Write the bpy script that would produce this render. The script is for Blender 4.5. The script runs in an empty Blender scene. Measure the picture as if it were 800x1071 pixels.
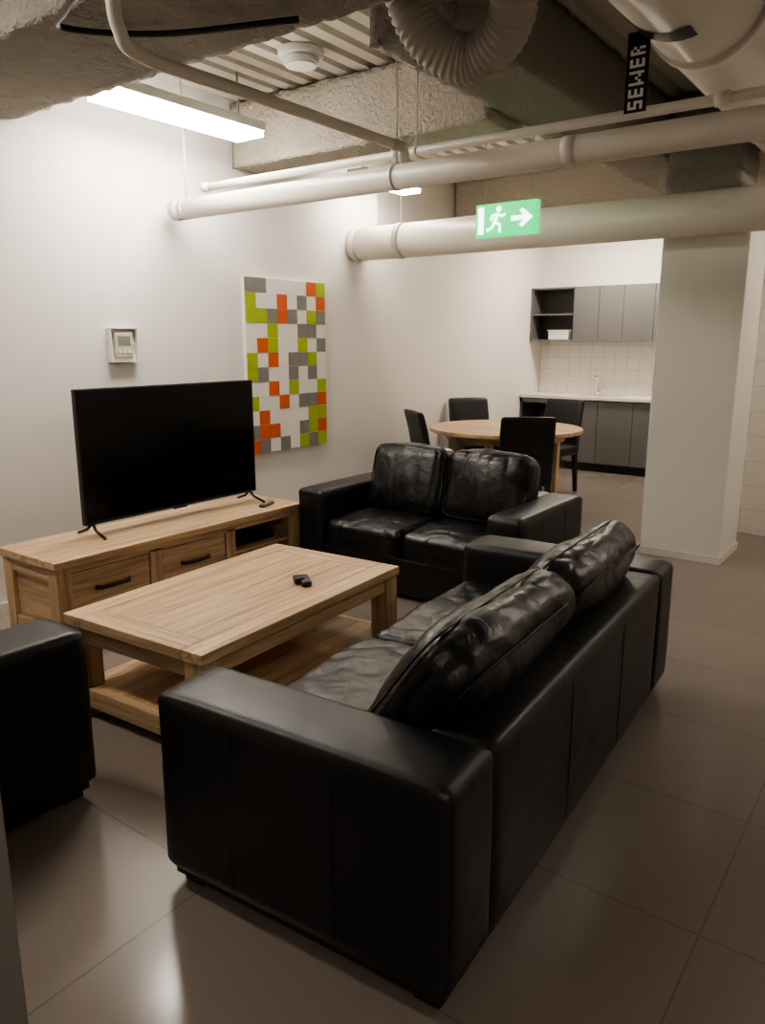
import bpy, bmesh, math, random
from mathutils import Vector, Matrix, noise
random.seed(4)
D=bpy.data
col=bpy.context.scene.collection

# ------------------------------------------------------------ materials
def newmat(name):
    m=D.materials.new(name); m.use_nodes=True
    return m, m.node_tree.nodes, m.node_tree.links, m.node_tree.nodes['Principled BSDF']
def plain(name,rgb,rough=.5,metal=0,bump=0,bscale=40,emit=0,ecol=None,spec=.5,var=0,vscale=3):
    m,n,l,b=newmat(name)
    b.inputs['Base Color'].default_value=(*rgb,1); b.inputs['Roughness'].default_value=rough
    b.inputs['Metallic'].default_value=metal; b.inputs['Specular IOR Level'].default_value=spec
    tc=n.new('ShaderNodeTexCoord')
    if var:
        nz=n.new('ShaderNodeTexNoise'); nz.inputs['Scale'].default_value=vscale; nz.inputs['Detail'].default_value=2
        l.new(tc.outputs['Object'],nz.inputs['Vector'])
        mx=n.new('ShaderNodeMixRGB'); mx.inputs[1].default_value=(*[c*(1-var) for c in rgb],1); mx.inputs[2].default_value=(*[min(1,c*(1+var)) for c in rgb],1)
        l.new(nz.outputs['Fac'],mx.inputs[0]); l.new(mx.outputs[0],b.inputs['Base Color'])
    if bump:
        nz=n.new('ShaderNodeTexNoise'); nz.inputs['Scale'].default_value=bscale; nz.inputs['Detail'].default_value=2
        l.new(tc.outputs['Object'],nz.inputs['Vector'])
        bp=n.new('ShaderNodeBump'); bp.inputs['Strength'].default_value=bump; bp.inputs['Distance'].default_value=.02
        l.new(nz.outputs['Fac'],bp.inputs['Height']); l.new(bp.outputs[0],b.inputs['Normal'])
    if emit:
        b.inputs['Emission Color'].default_value=(*(ecol or rgb),1); b.inputs['Emission Strength'].default_value=emit
    return m
def leather(name,wrinkle,scale=6,r0=.36,r1=.50):
    m,n,l,b=newmat(name)
    tc=n.new('ShaderNodeTexCoord')
    b.inputs['Base Color'].default_value=(.0095,.0095,.011,1)
    b.inputs['Specular IOR Level'].default_value=.5
    v=n.new('ShaderNodeTexVoronoi'); v.inputs['Scale'].default_value=260; l.new(tc.outputs['Object'],v.inputs['Vector'])
    a=n.new('ShaderNodeTexNoise'); a.inputs['Scale'].default_value=scale; a.inputs['Detail'].default_value=3; a.inputs['Distortion'].default_value=1.0
    l.new(tc.outputs['Object'],a.inputs['Vector'])
    b1=n.new('ShaderNodeBump'); b1.inputs['Strength'].default_value=wrinkle; b1.inputs['Distance'].default_value=.03; l.new(a.outputs['Fac'],b1.inputs['Height'])
    b2=n.new('ShaderNodeBump'); b2.inputs['Strength'].default_value=.15; b2.inputs['Distance'].default_value=.002; l.new(v.outputs['Distance'],b2.inputs['Height'])
    l.new(b1.outputs[0],b2.inputs['Normal']); l.new(b2.outputs[0],b.inputs['Normal'])
    r=n.new('ShaderNodeMapRange'); r.inputs['To Min'].default_value=r0; r.inputs['To Max'].default_value=r1
    l.new(a.outputs['Fac'],r.inputs['Value']); l.new(r.outputs[0],b.inputs['Roughness'])
    return m
def wood(name,axis='Y',c1=(.37,.235,.13),c2=(.66,.475,.29)):
    m,n,l,b=newmat(name)
    tc=n.new('ShaderNodeTexCoord'); mp=n.new('ShaderNodeMapping')
    sc={'X':(1.2,22,22),'Y':(22,1.2,22),'Z':(22,22,1.2)}[axis]
    mp.inputs['Scale'].default_value=sc
    l.new(tc.outputs['Object'],mp.inputs['Vector'])
    a=n.new('ShaderNodeTexNoise'); a.inputs['Scale'].default_value=1.6; a.inputs['Detail'].default_value=7; a.inputs['Distortion'].default_value=.7
    l.new(mp.outputs[0],a.inputs['Vector'])
    cr=n.new('ShaderNodeValToRGB'); cr.color_ramp.elements[0].position=.32; cr.color_ramp.elements[0].color=(*c1,1)
    cr.color_ramp.elements[1].position=.62; cr.color_ramp.elements[1].color=(*c2,1)
    l.new(a.outputs['Fac'],cr.inputs['Fac'])
    mp2=n.new('ShaderNodeMapping'); mp2.inputs['Scale'].default_value={'X':(.5,7,7),'Y':(7,.5,7),'Z':(7,7,.5)}[axis]
    l.new(tc.outputs['Object'],mp2.inputs['Vector'])
    w=n.new('ShaderNodeTexVoronoi'); w.inputs['Scale'].default_value=1.0; l.new(mp2.outputs[0],w.inputs['Vector'])
    bw=n.new('ShaderNodeRGBToBW'); l.new(w.outputs['Color'],bw.inputs[0])
    mr=n.new('ShaderNodeMapRange'); mr.inputs['To Min'].default_value=.78; mr.inputs['To Max'].default_value=1.12; l.new(bw.outputs[0],mr.inputs['Value'])
    mu=n.new('ShaderNodeMixRGB'); mu.blend_type='MULTIPLY'; mu.inputs[0].default_value=1
    l.new(cr.outputs[0],mu.inputs[1]); l.new(mr.outputs[0],mu.inputs[2]); l.new(mu.outputs[0],b.inputs['Base Color'])
    b.inputs['Roughness'].default_value=.42
    bp=n.new('ShaderNodeBump'); bp.inputs['Strength'].default_value=.12; bp.inputs['Distance'].default_value=.004
    l.new(a.outputs['Fac'],bp.inputs['Height']); l.new(bp.outputs[0],b.inputs['Normal'])
    return m
def tiles(name,c,cg,w,h,off,origin,axes='XY',rough=.3,mortar=.004,bump=.2,var=.06,nv=.05):
    m,n,l,b=newmat(name)
    tc=n.new('ShaderNodeTexCoord'); sp=n.new('ShaderNodeSeparateXYZ'); cb=n.new('ShaderNodeCombineXYZ'); mp=n.new('ShaderNodeMapping')
    l.new(tc.outputs['Object'],sp.inputs[0])
    l.new(sp.outputs[axes[0]],cb.inputs['X']); l.new(sp.outputs[axes[1]],cb.inputs['Y'])
    mp.inputs['Location'].default_value=(-origin[0],-origin[1],0)
    l.new(cb.outputs[0],mp.inputs['Vector'])
    br=n.new('ShaderNodeTexBrick'); br.offset=off; br.inputs['Scale'].default_value=1
    br.inputs['Brick Width'].default_value=w; br.inputs['Row Height'].default_value=h; br.inputs['Mortar Size'].default_value=mortar; br.inputs['Mortar Smooth'].default_value=.3
    br.inputs['Color1'].default_value=(*[x*(1-var) for x in c],1); br.inputs['Color2'].default_value=(*[x*(1+var) for x in c],1); br.inputs['Mortar'].default_value=(*cg,1)
    l.new(mp.outputs[0],br.inputs['Vector'])
    nz=n.new('ShaderNodeTexNoise'); nz.inputs['Scale'].default_value=60; nz.inputs['Detail'].default_value=2; l.new(tc.outputs['Object'],nz.inputs['Vector'])
    mr=n.new('ShaderNodeMapRange'); mr.inputs['To Min'].default_value=1-nv; mr.inputs['To Max'].default_value=1+nv; l.new(nz.outputs['Fac'],mr.inputs['Value'])
    mu=n.new('ShaderNodeMixRGB'); mu.blend_type='MULTIPLY'; mu.inputs[0].default_value=1
    l.new(br.outputs['Color'],mu.inputs[1]); l.new(mr.outputs[0],mu.inputs[2]); l.new(mu.outputs[0],b.inputs['Base Color'])
    b.inputs['Roughness'].default_value=rough
    bp=n.new('ShaderNodeBump'); bp.invert=True; bp.inputs['Strength'].default_value=bump; bp.inputs['Distance'].default_value=.003
    l.new(br.outputs['Fac'],bp.inputs['Height']); l.new(bp.outputs[0],b.inputs['Normal'])
    return m
M={}
M['leather']=leather('black_leather',.08); M['leatherc']=leather('black_leather_cushion',.27,9,.29,.44)
M['seam']=plain('leather_seam',(.006,.006,.006),.5)
M['foot']=plain('dark_wood_foot',(.010,.009,.008),.5)
M['oakY']=wood('oak_long','Y'); M['oakX']=wood('oak_cross','X'); M['oakZ']=wood('oak_upright','Z')
M['wall']=plain('painted_plaster',(.75,.72,.685),.75,bump=.04,bscale=60)
M['block']=tiles('painted_block',(.70,.66,.60),(.60,.56,.5),.4,.2,.5,(0,0),'XZ',.7,.006,.25,.01,.02)
M['pillar']=plain('painted_pillar',(.76,.73,.68),.6,bump=.04,bscale=30)
M['floor']=tiles('porcelain_tile',(.235,.200,.175),(.175,.148,.13),1.21,.61,0,(2.70,1.30),'XY',.17,.0035,.12,.025,.04)
M['splash']=tiles('splash_tile',(.80,.76,.70),(.62,.58,.52),.15,.15,0,(0,0.9),'XZ',.25,.004,.2,.01,.01)
M['deck']=plain('painted_deck',(.58,.545,.48),.6)
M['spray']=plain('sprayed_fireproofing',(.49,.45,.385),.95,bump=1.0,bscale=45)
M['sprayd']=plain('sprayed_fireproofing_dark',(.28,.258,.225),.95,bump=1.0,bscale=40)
M['pipe']=plain('painted_pipe',(.69,.65,.575),.45,bump=.03,bscale=15)
M['flex']=plain('flexible_duct_fabric',(.42,.385,.335),.7,bump=.1,bscale=50)
M['metal']=plain('galvanised_steel',(.45,.44,.42),.4,metal=.8)
M['chrome']=plain('chrome',(.75,.75,.75),.12,metal=1)
M['black']=plain('black_plastic',(.010,.010,.011),.35)
M['screen']=plain('tv_screen',(.003,.003,.004),.16,spec=.35)
M['white']=plain('white_plastic',(.78,.77,.74),.45)
M['beige']=plain('beige_plastic',(.55,.50,.41),.5)
M['lcd']=plain('lcd',(.20,.22,.16),.3)
M['tube']=plain('fluorescent_diffuser',(.9,.9,.9),.5,emit=60,ecol=(1,.93,.84))
M['tubew']=plain('fluorescent_diffuser_warm',(.9,.9,.9),.5,emit=44,ecol=(1,.90,.77))
M['tubeb']=plain('fluorescent_diffuser_kitchen',(.9,.9,.9),.5,emit=76,ecol=(1,.89,.75))
M['tubefill']=plain('fill_lamp_diffuser_dim',(.9,.9,.9),.5,emit=30,ecol=(1,.91,.80))  # weak emission for the added fill lamp behind the camera
M['cab']=plain('grey_laminate',(.13,.127,.124),.5)
M['cabin']=plain('grey_laminate_inner',(.07,.068,.066),.6)
M['counter']=plain('stone_counter',(.72,.68,.62),.3,var=.05,vscale=40)
M['canvas']=plain('paint_white',(.76,.74,.68),.7,bump=.15,bscale=90)
M['pgreen']=plain('paint_green',(.33,.42,.015),.7,bump=.15,bscale=90,var=.08,vscale=12)
M['porange']=plain('paint_orange',(.60,.10,.015),.7,bump=.15,bscale=90,var=.08,vscale=12)
M['pgrey']=plain('paint_grey',(.20,.19,.18),.7,bump=.15,bscale=90,var=.08,vscale=12)
M['exitg']=plain('exit_green',(.0,.35,.13),.4,emit=1.5,ecol=(.0,.80,.20))
M['exitw']=plain('exit_white',(.9,1,.9),.4,emit=4.0,ecol=(.72,1,.80))
M['base']=plain('baseboard_paint',(.72,.69,.64),.45)
M['bronze']=plain('dark_handle',(.03,.022,.018),.35,metal=.5)
M['door']=plain('door_edge_paint',(.22,.205,.19),.5)

# ------------------------------------------------------------ helpers
def empty(name,loc=(0,0,0),rz=0):
    e=D.objects.new(name,None); e.location=loc; e.rotation_euler=(0,0,rz); e.empty_display_size=.1
    col.objects.link(e); return e
def mkobj(name,bm,mat,parent=None,smooth=False):
    me=D.meshes.new(name); bmesh.ops.recalc_face_normals(bm,faces=bm.faces[:]); bm.to_mesh(me); bm.free()
    if mat is not None:
        for mm in (mat if isinstance(mat,list) else [mat]): me.materials.append(mm)
    if smooth:
        for p in me.polygons: p.use_smooth=True
    o=D.objects.new(name,me); col.objects.link(o)
    if parent: o.parent=parent
    return o
def box(name,x0,x1,y0,y1,z0,z1,mat,parent=None,bev=0,seg=2):
    bm=bmesh.new(); bmesh.ops.create_cube(bm,size=1)
    for v in bm.verts:
        v.co=Vector(((x0+x1)/2+v.co.x*(x1-x0),(y0+y1)/2+v.co.y*(y1-y0),(z0+z1)/2+v.co.z*(z1-z0)))
    if bev: bmesh.ops.bevel(bm,geom=bm.edges[:],offset=bev,segments=seg,profile=.5,affect='EDGES')
    return mkobj(name,bm,mat,parent)
def boxes(name,lst,mat,parent=None,bev=0):
    bm=bmesh.new()
    for b in lst:
        x0,x1,y0,y1,z0,z1=b
        r=bmesh.ops.create_cube(bm,size=1)
        for v in r['verts']:
            v.co=Vector(((x0+x1)/2+v.co.x*(x1-x0),(y0+y1)/2+v.co.y*(y1-y0),(z0+z1)/2+v.co.z*(z1-z0)))
    if bev: bmesh.ops.bevel(bm,geom=bm.edges[:],offset=bev,segments=2,profile=.5,affect='EDGES')
    return mkobj(name,bm,mat,parent)
def tube(name,pts,r,mat,parent=None,seg=20,rf=None,closed_caps=True):
    pts=[Vector(p) for p in pts]; bm=bmesh.new(); rings=[]
    t0=(pts[1]-pts[0]).normalized(); up=Vector((0,0,1)) if abs(t0.z)<.9 else Vector((1,0,0))
    nrm=(up-t0*up.dot(t0)).normalized()
    for i,p in enumerate(pts):
        if i==0: t=pts[1]-pts[0]
        elif i==len(pts)-1: t=pts[-1]-pts[-2]
        else: t=pts[i+1]-pts[i-1]
        t.normalize(); nrm=(nrm-t*nrm.dot(t)).normalized(); bn=t.cross(nrm)
        rr=rf(i) if rf else r
        rings.append([bm.verts.new(p+(nrm*math.cos(a)+bn*math.sin(a))*rr) for a in [2*math.pi*k/seg for k in range(seg)]])
    for A,B in zip(rings,rings[1:]):
        for k in range(seg): bm.faces.new((A[k],A[(k+1)%seg],B[(k+1)%seg],B[k]))
    if closed_caps:
        bm.faces.new(rings[0][::-1]); bm.faces.new(rings[-1])
    o=mkobj(name,bm,mat,parent)
    for p in o.data.polygons:
        if len(p.vertices)==4: p.use_smooth=True
    return o
def spline(ctrl,n):
    P=[Vector(c) for c in ctrl]; P=[2*P[0]-P[1]]+P+[2*P[-1]-P[-2]]; out=[]
    for i in range(1,len(P)-2):
        for k in range(n):
            t=k/n; a,b,c,d=P[i-1],P[i],P[i+1],P[i+2]
            out.append(.5*((2*b)+(c-a)*t+(2*a-5*b+4*c-d)*t*t+(3*b-a-3*c+d)*t**3))
    out.append(P[-2]); return out
def cushion(name,cx,cy,cz,w,d,h,mat,parent,r=.05,puff=(.0,.0,.0),tilt=0,wr=.006,seed=0,res=26,sag=0,crease=1.0):
    """rounded, puffed box; wrinkled"""
    bm=bmesh.new(); bmesh.ops.create_cube(bm,size=2)
    bmesh.ops.subdivide_edges(bm,edges=bm.edges[:],cuts=res,use_grid_fill=True)
    hd=Vector((w/2,d/2,h/2)); rr=min(r,min(hd)*.98)
    R=Matrix.Rotation(tilt,3,'X')
    for v in bm.verts:
        u=v.co.copy()
        q=Vector([math.copysign(abs(c)**.8,c) for c in u])
        p=Vector([q[i]*hd[i] for i in range(3)])
        inn=Vector([max(-(hd[i]-rr),min(hd[i]-rr,p[i])) for i in range(3)])
        df=p-inn
        if df.length>1e-7: p=inn+df.normalized()*rr
        k=[1-q[i]**2 for i in range(3)]
        p.x+=puff[0]*u.x*k[1]*k[2]
        p.y+=puff[1]*u.y*k[0]*k[2]
        p.z+=puff[2]*u.z*k[0]*k[1]
        if sag and u.z>0: p.z-=sag*k[0]*k[1]
        n1=noise.noise(Vector((p.x*4+seed*7.3,p.y*4,p.z*4)))
        n2=1-abs(noise.noise(Vector((p.x*8+seed*3.1,p.y*8,p.z*3+seed))))*2
        nn=Vector([p[i]/hd[i] for i in range(3)]).normalized()
        p+=nn*(wr*n1*1.6-wr*max(0,n2-.55)*crease)
        v.co=R@p+Vector((cx,cy,cz))
    return mkobj(name,bm,mat,parent,smooth=True)
def rbox(name,x0,x1,y0,y1,z0,z1,mat,parent,r=.035,puff=.006,wr=.002,seed=0,res=16):
    return cushion(name,(x0+x1)/2,(y0+y1)/2,(z0+z1)/2,x1-x0,y1-y0,z1-z0,mat,parent,r=r,puff=(puff,puff,puff),wr=wr,seed=seed,res=res)

# ------------------------------------------------------------ sofas
def sofa(name,loc,rz,W,Dp,n,arm=.25,H=.60,seed=0,back_h=.44,tilt=.24,cz=None,cyo=-.075,bth=.23):
    e=empty(name,loc,rz); L=M['leather']; x0,x1,y0,y1=-W/2,W/2,-Dp/2,Dp/2; bt=.20
    rbox('arm_left',x0,x0+arm,y0,y1,.05,H,L,e,seed=seed+1,r=.03)
    rbox('arm_right',x1-arm,x1,y0,y1,.05,H,L,e,seed=seed+2,r=.03)
    rbox('back_frame',x0+arm-.02,x1-arm+.02,y1-bt,y1-.002,.05,H-.003,L,e,seed=seed+3,res=20,r=.03)
    box('seat_base',x0+arm-.01,x1-arm+.01,y0+.02,y1-bt+.02,.06,.26,L,e,.01)
    iw=(W-2*arm)/n; zc=cz if cz else .43+back_h/2-.02
    for i in range(n):
        cx=x0+arm+iw*(i+.5)
        cushion('seat_cushion_%d'%(i+1),cx,(y0+y1-bt)/2+.0,.33,iw-.006,Dp-bt-.02,.19,M['leatherc'],e,r=.045,puff=(0,.008,.018),wr=.009,seed=seed+i+10,res=44,crease=1.6)
        cushion('back_cushion_%d'%(i+1),cx,y1-bt+cyo,zc,iw-.004,bth,back_h,M['leatherc'],e,r=.08,puff=(.012,.038,.02),tilt=-tilt,wr=.011,seed=seed+i*5+20,res=44,crease=1.4)
        hw,hh=(iw-.004)/2-.022,back_h/2-.026; R=Matrix.Rotation(-tilt,3,'X')
        for sy,nm in ((-.085*bth/.23,'front'),(.085*bth/.23,'rear')):
            pts=[]
            for k in range(49):
                a=2*math.pi*k/48; c_,s_=math.cos(a),math.sin(a)
                px=math.copysign(abs(c_)**.28,c_)*(hw+.014); pz=math.copysign(abs(s_)**.28,s_)*(hh+.016)
                pts.append(R@Vector((px,sy,pz))+Vector((cx,y1-bt+cyo,zc)))
            tube('piping_%s_%d'%(nm,i+1),pts,.004,L,e,seg=6)
        box('seat_seam_%d'%(i+1),cx-iw/2+.03,cx+iw/2-.03,y0-.0,y0+.012,.325,.329,M['seam'],e)
    for s,x in ((-1,x0),(1,x1)):
        xs=x+s*.0045
        for k,yy in enumerate((y0+Dp*.30,y0+Dp*.66)):
            tube('arm_seam_%s%d'%('l' if s<0 else 'r',k),[(xs,yy,.09),(xs+s*.001,yy,.35),(xs,yy,H-.05)],.0015,M['seam'],e,seg=6)
    nb=max(2,n+1)
    for k in range(1,nb):
        xx=x0+arm+(W-2*arm)*k/nb
        tube('back_seam_%d'%k,[(xx,y1+.002,.09),(xx,y1+.004,.35),(xx,y1+.002,H-.05)],.0015,M['seam'],e,seg=6)
    box('plinth',x0+.02,x1-.02,y0+.03,y1-.02,.03,.065,M['foot'],e)
    for i,(fx,fy) in enumerate(((x0+.07,y0+.08),(x1-.07,y0+.08),(x0+.07,y1-.07),(x1-.07,y1-.07))):
        box('foot_%d'%(i+1),fx-.035,fx+.035,fy-.035,fy+.035,0,.04,M['foot'],e,.004)
    return e
sofa('leather_sofa',(2.98,2.31,0),-math.pi/2+math.radians(3.6),2.15,.93,2,seed=1,back_h=.44,tilt=.62,cz=.61,cyo=-.06,bth=.20)
sofa('leather_loveseat',(1.70,4.09,0),0,1.62,.88,2,arm=.22,H=.61,seed=40,back_h=.45,tilt=.26)
sofa('leather_armchair',(1.53,.92,0),math.pi,1.02,.88,1,arm=.25,H=.61,seed=80)

# ------------------------------------------------------------ coffee table
e=empty('coffee_table',(1.785,2.33,0),math.radians(3)); hx,hy=.405,.67; T=.45
box('top_frame_a',-hx,-hx+.11,-hy,hy,T-.045,T,M['oakY'],e,.004)
box('top_frame_b',hx-.11,hx,-hy,hy,T-.045,T,M['oakY'],e,.004)
box('top_frame_c',-hx+.111,hx-.111,-hy,-hy+.11,T-.045,T,M['oakX'],e,.004)
box('top_frame_d',-hx+.111,hx-.111,hy-.11,hy,T-.045,T,M['oakX'],e,.004)
for i in range(4):
    w=(2*hx-.224)/4; xa=-hx+.112+i*w
    box('top_plank_%d'%(i+1),xa+.0006,xa+w-.0006,-hy+.111,hy-.111,T-.04,T-.001,M['oakY'],e,.0015)
L9=.095; k=0
for sx in (-1,1):
    for sy in (-1,1):
        k+=1; cx=sx*(hx-.008-L9/2); cy=sy*(hy-.008-L9/2)
        box('leg_%d'%k,cx-L9/2,cx+L9/2,cy-L9/2,cy+L9/2,0,T-.045,M['oakZ'],e,.004)
for s in (-1,1):
    box('apron_long_%d'%(s+2),s*(hx-.035)-.014,s*(hx-.035)+.014,-hy+.10,hy-.10,T-.115,T-.045,M['oakY'],e,.002)
    box('apron_short_%d'%(s+2),-hx+.10,hx-.10,s*(hy-.035)-.014,s*(hy-.035)+.014,T-.115,T-.045,M['oakX'],e,.002)
    box('shelf_rail_%d'%(s+2),s*(hx-.035)-.02,s*(hx-.035)+.02,-hy+.10,hy-.10,.05,.13,M['oakY'],e,.002)
    box('shelf_rail_short_%d'%(s+2),-hx+.10,hx-.10,s*(hy-.035)-.02,s*(hy-.035)+.02,.05,.13,M['oakX'],e,.002)
box('lower_shelf',-hx+.05,hx-.05,-hy+.05,hy-.05,.10,.128,M['oakY'],e,.002)
e=empty('remote_control',(1.95,2.54,T+.0005),.9)
rbox('body',-.025,.025,-.07,.07,0,.022,M['black'],e,r=.009,puff=0.001,wr=0,res=8)
rbox('handset',-.05,.0,-.03,.04,.0,.03,M['black'],e,r=.009,puff=0.001,wr=0,res=8)
for i in range(4):
    for j in range(3): box('key_%d_%d'%(i,j),-.016+j*.012,-.008+j*.012,-.065+i*.012,-.058+i*.012,.021,.024,M['pgrey'],e)

# ------------------------------------------------------------ tv console
e=empty('tv_console',(.62,2.83,0)); X0,X1,Y0,Y1=-.25,.25,-.89,.87; Z=.50
box('top',X0-.01,X1+.015,Y0-.015,Y1+.01,Z-.04,Z,M['oakY'],e,.004)
for nm,yy in (('a',Y0),('b',Y1-.08)):
    for nn,xx in (('front',X1-.08),('rear',X0)):
        box('post_%s_%s'%(nn,nm),xx,xx+.08,yy,yy+.08,0,Z-.04,M['oakZ'],e,.003)
    box('end_rail_top_'+nm,X0+.08,X1-.08,yy+.005,yy+.07,Z-.11,Z-.04,M['oakX'],e,.002)
    box('end_rail_bottom_'+nm,X0+.08,X1-.08,yy+.005,yy+.07,.06,.14,M['oakX'],e,.002)
    box('end_panel_'+nm,X0+.08,X1-.08,yy+.025,yy+.05,.14,Z-.11,M['oakX'],e)
box('front_rail_top',X1-.05,X1-.004,Y0+.08,Y1-.08,Z-.075,Z-.04,M['oakY'],e,.002)
box('front_rail_bottom',X1-.05,X1-.004,Y0+.08,Y1-.08,.06,.13,M['oakY'],e,.002)
box('bottom_board',X0,X1-.03,Y0+.05,Y1-.05,.09,.12,M['oakY'],e)
box('back_board',X0,X0+.015,Y0+.05,Y1-.05,.10,Z-.04,M['oakY'],e)
b0=Y0+.08; dw=.475; st=.075
ys=[b0,b0+dw,b0+dw+st,b0+2*dw+st,b0+2*dw+2*st,Y1-.08]
for i in (1,3): box('stile_%d'%i,X0+.02,X1-.004,ys[i],ys[i+1],.12,Z-.06,M['oakZ'],e,.002)
for i,(a,b) in enumerate(((ys[0],ys[1]),(ys[2],ys[3]))):
    box('drawer_front_%d'%(i+1),X1-.04,X1-.012,a+.006,b-.006,.136,Z-.082,M['oakY'],e,.003)
    box('drawer_recess_%d'%(i+1),X1-.06,X1-.041,a,b,.13,Z-.07,M['foot'],e)
    mid=(a+b)/2
    tube('handle_%d'%(i+1),[(X1-.012,mid-.10,.315),(X1+.012,mid-.085,.315),(X1+.014,mid,.313),(X1+.012,mid+.085,.315),(X1-.012,mid+.10,.315)],.011,M['bronze'],e,seg=10)
box('shelf_middle',X0+.02,X1-.02,ys[4],ys[5],.265,.285,M['oakY'],e,.002)
box('media_player',X0+.12,X1-.09,ys[4]+.05,ys[5]-.08,.286,.33,M['black'],e,.004)

# ------------------------------------------------------------ television
e=empty('television',(.57,2.94,.503))
box('panel',-.02,.018,-.64,.64,.065,.80,M['black'],e,.006)
box('display',.0165,.0195,-.628,.628,.082,.79,M['screen'],e)
rbox('electronics_hump',-.06,-.015,-.42,.42,.12,.55,M['black'],e,r=.02,puff=0,wr=0,res=6)
box('bottom_lip',.010,.022,-.05,.05,.058,.07,M['black'],e,.002)
for s in (-1,1):
    yy=s*.59
    tube('stand_leg_front_%d'%(s+2),[(0,yy,.075),(.04,yy+s*.005,.035),(.13,yy+s*.012,.006)],.0085,M['black'],e,seg=8)
    tube('stand_leg_rear_%d'%(s+2),[(0,yy,.075),(-.04,yy+s*.005,.035),(-.12,yy+s*.012,.006)],.0085,M['black'],e,seg=8)
e=empty('tv_remote',(.76,3.50,.5005),.3)
rbox('body',-.02,.02,-.075,.075,0,.018,M['black'],e,r=.008,puff=0.001,wr=0,res=8)
box('button_pad',-.012,.012,-.05,.05,.016,.019,M['pgrey'],e)

# ------------------------------------------------------------ painting
e=empty('mosaic_painting',(0.0,4.52,1.355)); pw,ph=.45,.655
box('canvas',.001,.034,-pw,pw,-ph,ph,M['canvas'],e,.003)
rows=["AAWWWWOG","GWWOWAWO","GGAOAWGA","WWGWWAAW","WOGWWGWA","GWOWAAGW","GAWWAWAW","WWOWGWWG","GWWOWAAO","WOWWWWGG","AOOWWAGO","OAWAWGAG"]
cl={'A':'pgrey','G':'pgreen','O':'porange'}
cw=2*pw/8; ch=2*ph/12
for key,mn in cl.items():
    lst=[]
    for r,row in enumerate(rows):
        for c,chh in enumerate(row):
            if chh==key:
                lst.append((.033,.0365,-pw+c*cw+.001,-pw+(c+1)*cw-.001,ph-(r+1)*ch+.001,ph-r*ch-.001))
    boxes('squares_'+mn[1:],lst,M[mn],e)
# ------------------------------------------------------------ thermostat
e=empty('wall_thermostat',(0,3.02,1.525))
box('back_plate',0.001,.012,-.10,.10,-.105,.105,M['white'],e,.004)
box('housing',.012,.035,-.066,.066,-.078,.078,M['beige'],e,.006)
box('lcd',.035,.037,-.045,.045,.0,.055,M['lcd'],e)
for i in range(3): box('button_%d'%(i+1),.035,.039,-.045+i*.034,-.023+i*.034,-.05,-.03,M['white'],e,.001)
for i,(a,b,c,d) in enumerate(((-.10,.10,.10,.105),(-.10,.10,-.105,-.10),(-.10,-.095,-.1,.1),(.095,.10,-.1,.1))):
    box('cover_rim_%d'%i,.012,.042,a,b,c,d,M['white'],e)

# ------------------------------------------------------------ dining set
def disc(name,r,z0,z1,mat,par,seg=64,bev=.006):
    bm=bmesh.new(); bmesh.ops.create_cone(bm,cap_ends=True,segments=seg,radius1=r,radius2=r,depth=z1-z0)
    for v in bm.verts: v.co.z+=(z0+z1)/2
    ed=[x for x in bm.edges if abs(x.verts[0].co.z-x.verts[1].co.z)<1e-5]
    bmesh.ops.bevel(bm,geom=ed,offset=bev,segments=2,affect='EDGES')
    return mkobj(name,bm,mat,par)
e=empty('round_dining_table',(.90,6.57,0))
disc('table_top',.72,.715,.75,M['oakX'],e)
disc('apron',.56,.64,.716,M['oakX'],e)
k=0
for sx in (-1,1):
    for sy in (-1,1):
        k+=1; box('leg_%d'%k,sx*.36-.035,sx*.36+.035,sy*.36-.035,sy*.36+.035,0,.70,M['oakZ'],e,.004)
def chair(loc,rz,seed):
    e=empty('dining_chair',(loc[0],loc[1],0),rz); L=M['leather']   # front = -Y
    rbox('seat',-.225,.225,-.23,.21,.40,.50,L,e,r=.025,puff=.008,seed=seed)
    o=rbox('backrest',-.22,.22,.165,.225,.40,.95,L,e,r=.02,puff=.005,seed=seed+1)
    for v in o.data.vertices:
        t=(v.co.z-.45)/.5
        if t>0: v.co.y+=.07*t*t+.02*t
    for i,(a,b) in enumerate(((-.19,-.19),(.19,-.19),(-.19,.185),(.19,.185))):
        bm=bmesh.new(); bmesh.ops.create_cube(bm,size=1)
        for v in bm.verts:
            w=.046 if v.co.z>0 else .032
            dy=.05 if (v.co.z<0 and b>0) else 0
            v.co=Vector((a+v.co.x*w,b+v.co.y*w+dy,.42 if v.co.z>0 else 0))
        mkobj('leg_%d'%(i+1),bm,M['foot'],e)
    return e
def chair_towards(p,target,seed):
    dx,dy=target[0]-p[0],target[1]-p[1]
    chair(p,math.atan2(dx,-dy),seed)
chair_towards((.66,5.84),(1.15,6.45),200)
chair_towards((1.40,5.92),(.90,6.65),210)
chair_towards((.30,7.10),(.8,6.70),220)
chair_towards((.98,7.42),(.85,6.6),230)

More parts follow.
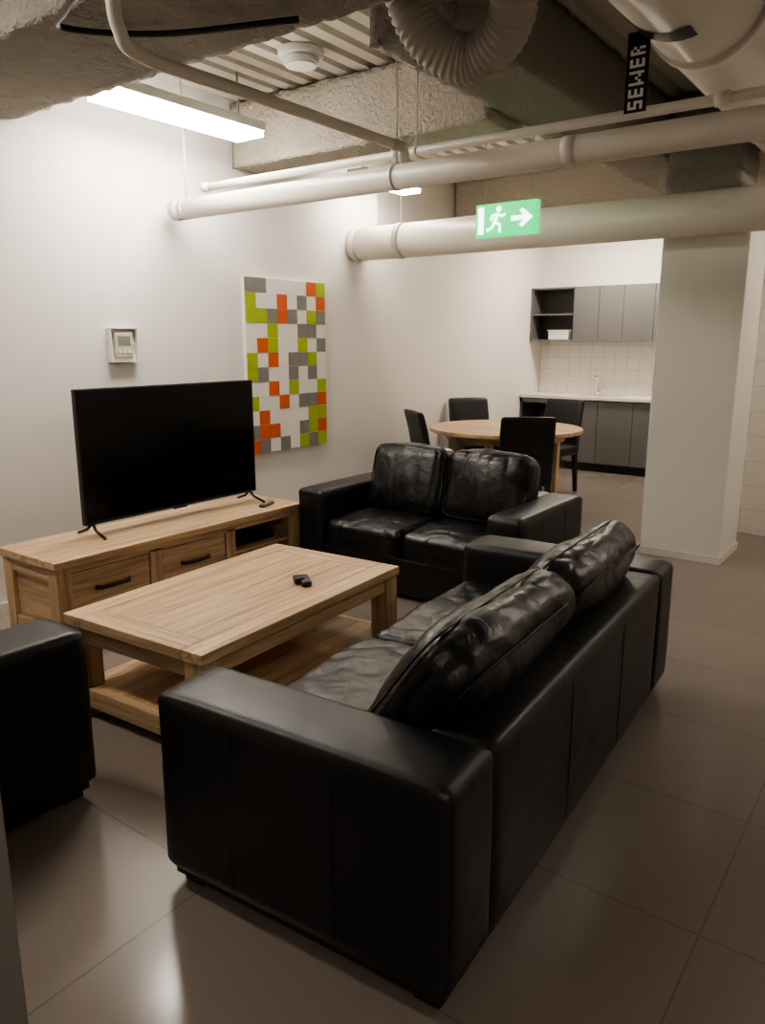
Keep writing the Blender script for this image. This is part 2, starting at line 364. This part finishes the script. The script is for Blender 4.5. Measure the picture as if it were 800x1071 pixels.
# ------------------------------------------------------------ kitchen
KX0,KX1=-.095,2.55
e=empty('kitchen_base_cabinet',(0,0,0))
boxes('carcass',[(.50,KX1,8.92,9.44,.10,.86),(KX0,KX0+.03,8.90,9.44,0,.86),(KX0,.5,9.40,9.44,0,.86)],M['cabin'],e)
box('kickboard',.50,KX1,8.96,8.99,0,.10,M['black'],e)
xs=[.50,.92,1.34,1.76,2.16,2.55]
for i in range(5): box('door_%d'%(i+1),xs[i]+.003,xs[i+1]-.003,8.895,8.92,.105,.845,M['cab'],e,.002)
box('open_bay_rail',KX0,.5,8.90,8.93,.80,.86,M['cab'],e)
box('desk_shelf',KX0+.03,.49,9.0,9.40,.40,.42,M['cab'],e)
e=empty('kitchen_countertop'); box('slab',KX0,KX1,8.87,9.44,.862,.90,M['counter'],e,.003)
box('sink_bowl_rim',.62,1.12,9.0,9.32,.899,.906,M['chrome'],e,.002)
e=empty('kitchen_faucet',(.74,9.36,.90))
tube('spout',spline([(0,0,0),(0,0,.16),(0,-.03,.22),(0,-.10,.235),(0,-.16,.21),(0,-.165,.17)],8),.012,M['chrome'],e,seg=10)
tube('base',[(0,0,0),(0,0,.03)],.025,M['chrome'],e); tube('lever',[(.0,0,.05),(.05,0,.09),(.08,0,.12)],.008,M['chrome'],e,seg=8)
e=empty('kitchen_wall_cabinet')
uz0,uz1,uy0,uy1=1.55,2.19,9.10,9.44
boxes('carcass',[(KX0,KX0+.02,uy0,uy1,uz0,uz1),(.47,.49,uy0,uy1,uz0,uz1),(KX0,.49,uy0,uy1,uz0,uz0+.02),(KX0,.49,uy0,uy1,uz1-.02,uz1),(KX0,.49,uy0+.01,uy1,uz0+.31,uz0+.328),(.49,KX1,uy0+.02,uy1,uz0,uz1)],M['cab'],e)
box('bay_back',KX0,.49,uy1-.012,uy1-.002,uz0,uz1,M['cabin'],e)
xs=[.49,.785,1.08,1.44,1.80,2.16,2.55]
for i in range(6): box('door_%d'%(i+1),xs[i]+.002,xs[i+1]-.002,uy0,uy0+.02,uz0,uz1,M['cab'],e,.002)
e=empty('dish_basket',(.27,9.22,uz0+.021))
for z in (.0,.035,.07,.105):
    w,d=.12+z*.25,.07+z*.15
    tube('rim_%d'%int(z*1000),[(-w,-d,z+.004),(w,-d,z+.004),(w,d,z+.004),(-w,d,z+.004),(-w,-d,z+.004)],.005,M['white'],e,seg=6)
boxes('basket_wall',[(-.13,.13,-.078,-.070,0,.105),(-.13,.13,.070,.078,0,.105),(-.13,-.122,-.07,.07,0,.105),(.122,.13,-.07,.07,0,.105),(-.13,.13,-.07,.07,0,.006)],M['white'],e)

# ------------------------------------------------------------ room shell
ZC=3.16; YB=9.45
box('floor',-.3,6.6,-2.6,9.7,-.08,0,M['floor'])
box('wall_left',-.3,0,-2.6,5.74,0,3.4,M['wall'])
box('wall_left_recessed',-.3,-.10,5.74,9.7,0,3.4,M['wall'])
box('wall_kitchen',-.1,2.75,YB,9.7,0,3.4,M['wall'])
box('wall_kitchen_side',2.56,2.75,6.9,YB,0,3.4,M['wall'])
box('wall_right_block',2.62,6.6,6.72,6.9,0,3.4,M['block'])
box('wall_right',6.4,6.6,-2.6,6.72,0,3.4,M['wall'])
box('wall_rear',0,6.4,-2.6,-2.4,0,3.4,M['wall'])
box('wall_partition',2.85,2.99,-2.4,.585,0,2.60,M['door'],None,.004)
box('splashback',KX0,2.55,YB-.008,YB-.001,.90,1.55,M['splash'])
box('structural_pillar',2.54,3.10,5.62,6.16,0,2.42,M['pillar'],None,.006)
boxes('baseboard_pillar',[(2.53,3.11,5.608,5.62,0,.055),(3.10,3.112,5.62,6.16,0,.055),(2.528,2.54,5.61,6.16,0,.055)],M['base'])
box('baseboard_left',0,.012,-2.4,5.74,0,.07,M['base'])
box('baseboard_left_recessed',-.10,-.088,5.75,8.89,0,.07,M['base'])
box('baseboard_right_block',3.112,6.4,6.708,6.72,0,.06,M['base'])
bm=bmesh.new(); prof=[]; x=-.1; per=.15
while x<6.5:
    prof+=[(x,ZC),(x+.085,ZC),(x+.095,ZC+.04),(x+.14,ZC+.04)]; x+=per
va=[bm.verts.new((px,-2.4,pz)) for px,pz in prof]; vb=[bm.verts.new((px,9.6,pz)) for px,pz in prof]
for i in range(len(prof)-1): bm.faces.new((va[i],va[i+1],vb[i+1],vb[i]))
mkobj('ceiling_deck',bm,M['deck'])
box('ceiling',-.3,6.6,-2.6,9.7,3.25,3.4,M['spray'])
def sprayed(name,x0,x1,y0,y1,z0,z1,mat,seed=0,amp=.014):
    bm=bmesh.new(); bmesh.ops.create_cube(bm,size=1)
    dims=(x1-x0,y1-y0,z1-z0)
    for v in bm.verts: v.co=Vector(((x0+x1)/2+v.co.x*dims[0],(y0+y1)/2+v.co.y*dims[1],(z0+z1)/2+v.co.z*dims[2]))
    for ax in range(3):
        nseg=max(2,int(dims[ax]/.04))
        for i in range(1,nseg):
            p=[x0,y0,z0]; p[ax]+=dims[ax]*i/nseg; nv=[0,0,0]; nv[ax]=1
            bmesh.ops.bisect_plane(bm,geom=bm.verts[:]+bm.edges[:]+bm.faces[:],plane_co=p,plane_no=nv)
    bm.normal_update()
    for v in bm.verts:
        n1=.7*noise.noise(v.co*18+Vector((seed,0,0)))+.8*noise.noise(v.co*37)
        v.co+=v.normal*amp*n1
    return mkobj(name,bm,mat,smooth=True)
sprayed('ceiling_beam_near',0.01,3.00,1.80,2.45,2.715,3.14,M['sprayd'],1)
sprayed('ceiling_beam_middle',0.01,2.03,4.03,4.45,2.735,3.14,M['spray'],5)
sprayed('ceiling_beam_far',-.08,6.3,7.2,7.6,2.74,3.14,M['spray'],9)
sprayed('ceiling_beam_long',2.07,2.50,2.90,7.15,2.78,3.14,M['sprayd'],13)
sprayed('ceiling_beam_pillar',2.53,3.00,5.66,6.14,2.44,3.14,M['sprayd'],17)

# ------------------------------------------------------------ pipes
def pipe(name,a,b,r,rings=(),hang=(),cl=1.06):
    e=empty(name); tube('run',[a,b],r,M['pipe'],e,seg=32)
    A,B=Vector(a),Vector(b); t=(B-A).normalized()
    for i,s in enumerate(rings):
        p=A+t*s; tube('coupling_%d'%(i+1),[p-t*.03,p+t*.03],r*cl,M['pipe'],e,seg=32)
    for i,s in enumerate(hang):
        p=A+t*s; tube('clamp_%d'%(i+1),[p-t*.01,p+t*.01],r*1.05,M['pipe'],e,seg=32)
        tube('hanger_rod_%d'%(i+1),[p+Vector((0,0,r)),Vector((p.x,p.y,3.155))],.005,M['pipe'],e,seg=6)
    return e
pipe('sprinkler_main_pipe',(.08,3.44,2.37),(6.3,3.44,2.37),.062,(.05,2.7),(.12,1.75,4.6))
pipe('water_pipe',(.28,3.52,2.50),(6.3,3.52,2.50),.022,(.02,1.5,3.1),(1.62,),1.3)
pipe('large_white_pipe',(-.0,5.42,2.35),(6.3,5.42,2.35),.135,(.05,.50),(.48,),1.04)
pipe('sewer_pipe',(3.27,-2.3,2.90),(3.27,6.7,2.90),.235,(5.9,7.5),())
e=empty('conduit_pipe'); tube('run',spline([(1.89,1.74,2.70),(1.89,1.76,2.56),(1.89,1.86,2.50),(1.89,2.4,2.50),(1.89,3.40,2.50)],8),.024,M['pipe'],e)
tube('tee',[(1.89,3.32,2.50),(1.89,3.41,2.50),(1.89,3.43,2.435)],.029,M['pipe'],e)
pipe('drain_pipe',(3.98,-2.3,2.88),(3.98,6.6,2.88),.10,(3.0,5.0),(5.5,))
pipe('drain_pipe',(3.72,1.0,2.66),(3.72,6.6,2.66),.035,(3.0,),(4.0,))
# sewer marker: black flow band on the pipe and a hanging tag with lettering
e=empty('sewer_label',(3.27,0,2.90))
def pipe_patch(name,y0,y1,a0,a1,r,mat):
    bm=bmesh.new(); n=14; A=[];B=[]
    for i in range(n+1):
        a=math.radians(a0+(a1-a0)*i/n); x,z=r*math.cos(a),r*math.sin(a)
        A.append(bm.verts.new((x,y0,z))); B.append(bm.verts.new((x,y1,z)))
    for i in range(n): bm.faces.new((A[i],A[i+1],B[i+1],B[i]))
    return mkobj(name,bm,mat,e,True)
pipe_patch('black_band',3.16,3.27,195,285,.238,M['black'])
tx,ty=-.17,3.30
box('tag',tx-.045,tx+.045,ty-.004,ty,-.455,-.16,M['black'],e,.002)
F={'S':["111","100","111","001","111"],'E':["111","100","111","100","111"],'W':["10001","10001","10101","11011","10001"],'R':["110","101","110","101","101"]}
bm=bmesh.new(); zz=-.445; u=.0105
for ch_ in "SEWER":     # text runs upward along the tag
    for r,row in enumerate(F[ch_]):
        for c,b in enumerate(row):
            if b=='1':
                xa=tx-.03+r*.012; za=zz+c*u
                vs=[bm.verts.new(q) for q in ((xa,ty-.006,za),(xa+.012,ty-.006,za),(xa+.012,ty-.006,za+u),(xa,ty-.006,za+u))]
                bm.faces.new(vs)
    zz+=(len(F[ch_][0])+1.2)*u
mkobj('lettering',bm,M['white'],e)
ctrl=[(2.46,2.60,3.10),(2.44,2.62,2.86),(2.51,2.68,2.66),(2.66,2.76,2.585),(2.83,2.72,2.66),(2.89,2.62,2.84),(2.88,2.58,3.08)]
path=spline(ctrl,40)
e=empty('flexible_duct')
tube('ribbed_hose',path,.1,M['flex'],e,seg=28,rf=lambda i:.083+.005*math.cos(i*math.pi/2.5))
e=empty('smoke_detector',(1.05,3.60,3.10)); 
disc('base',.13,.02,.06,M['white'],e); disc('dome',.10,-.025,.02,M['white'],e,bev=.012)
e=empty('black_cable'); tube('cable',spline([(1.82,1.70,2.69),(1.6,1.76,2.68),(1.45,1.85,2.68),(1.7,2.1,2.68),(2.2,2.3,2.68)],10),.012,M['black'],e,seg=8)

# ------------------------------------------------------------ lights
def batten(loc,L=1.2,w=.24,rz=0,mat='tube',rods=True):
    e=empty('fluorescent_or_fill_light',loc,rz)  # shared by real fittings and added fill lamps
    box('housing',-w/2,w/2,-L/2,L/2,.02,.075,M['white'],e,.006)
    box('diffuser',-w/2+.01,w/2-.01,-L/2+.015,L/2-.015,-.012,.021,M[mat],e)
    if rods:
        for i,s in enumerate((-.4,.4)): tube('rod_%d'%(i+1),[(0,s*L,.07),(0,s*L,3.155-loc[2])],.006,M['metal'],e,seg=6)
    return e
batten((.51,3.18,2.80),1.10,.25)
batten((.30,5.46,2.80),.78,.2,mat='tubew')
batten((4.7,5.6,2.86),1.2,mat='tubew')  # added fill lamp, out of view to the right
batten((1.2,8.4,2.86),1.2,rz=math.pi/2,mat='tubeb')
batten((.9,.9,2.86),1.2,rz=math.pi/2,mat='tubew')  # added lamp out of view, brightens the near sofa arm and floor
batten((5.2,-1.0,2.86),1.2,rz=math.pi/2,mat='tubefill')  # added fill lamp behind the camera, kept dim

# ------------------------------------------------------------ exit sign
e=empty('exit_sign',(1.92,4.50,2.285)); w,h=.20,.09
box('housing',-w-.008,w+.008,-.018,.03,-h-.008,h+.008,M['exitg'],e,.004)
box('green_panel',-w,w,-.021,-.017,-h,h,M['exitg'],e)
def poly(name,pts,y,mat,par):
    bm=bmesh.new(); a=[bm.verts.new((x,y,z)) for x,z in pts]; b=[bm.verts.new((x,y+.002,z)) for x,z in pts]
    bm.faces.new(a); bm.faces.new(b[::-1])
    for i in range(len(a)): bm.faces.new((a[i],a[(i+1)%len(a)],b[(i+1)%len(a)],b[i]))
    return mkobj(name,bm,mat,par)
poly('doorway',[(-.19,-.08),(-.19,.08),(-.15,.08),(-.15,-.08)],-.0225,M['exitw'],e)
poly('arrow_shaft',[(.04,-.014),(.04,.014),(.14,.014),(.14,-.014)],-.0225,M['exitw'],e)
poly('arrow_head',[(.115,-.055),(.185,0),(.115,.055),(.095,.04),(.14,0),(.095,-.04)],-.0235,M['exitw'],e)
def limb(name,pts,r): tube(name,[(x,-.024,z) for x,z in pts],r,M['exitw'],e,seg=8)
tube('runner_head',[(-.045,-.026,.062),(-.045,-.022,.062)],.017,M['exitw'],e,seg=16)
limb('runner_torso',[(-.055,.035),(-.075,-.015)],.012)
limb('runner_arm_a',[(-.055,.032),(-.02,.02),(.0,.03)],.0065)
limb('runner_arm_b',[(-.055,.032),(-.09,.028),(-.10,.0)],.0065)
limb('runner_leg_a',[(-.075,-.015),(-.035,-.03),(-.035,-.075)],.008)
limb('runner_leg_b',[(-.075,-.015),(-.09,-.045),(-.125,-.06)],.008)
for s in (-.16,.16): tube('hanger_%d'%(1 if s<0 else 2),[(s,0,h),(s,0,.865)],.003,M['metal'],e,seg=6)

# ------------------------------------------------------------ world, camera
w=D.worlds.new('World'); bpy.context.scene.world=w; w.use_nodes=True
w.node_tree.nodes['Background'].inputs[0].default_value=(.5,.47,.43,1); w.node_tree.nodes['Background'].inputs[1].default_value=.1
cam=D.cameras.new('Camera'); co=D.objects.new('Camera',cam); col.objects.link(co)
cam.lens=800/1071*36; cam.sensor_width=36; cam.clip_start=.02
yaw,p=math.radians(36.2),math.radians(12.6)
co.location=(4.26,0,1.55); co.rotation_euler=(math.pi/2-p,0,yaw)
bpy.context.scene.camera=co
vs=bpy.context.scene.view_settings
try:
    vs.view_transform='AgX'; vs.look='AgX - Medium High Contrast'
except Exception as ex: print(ex)
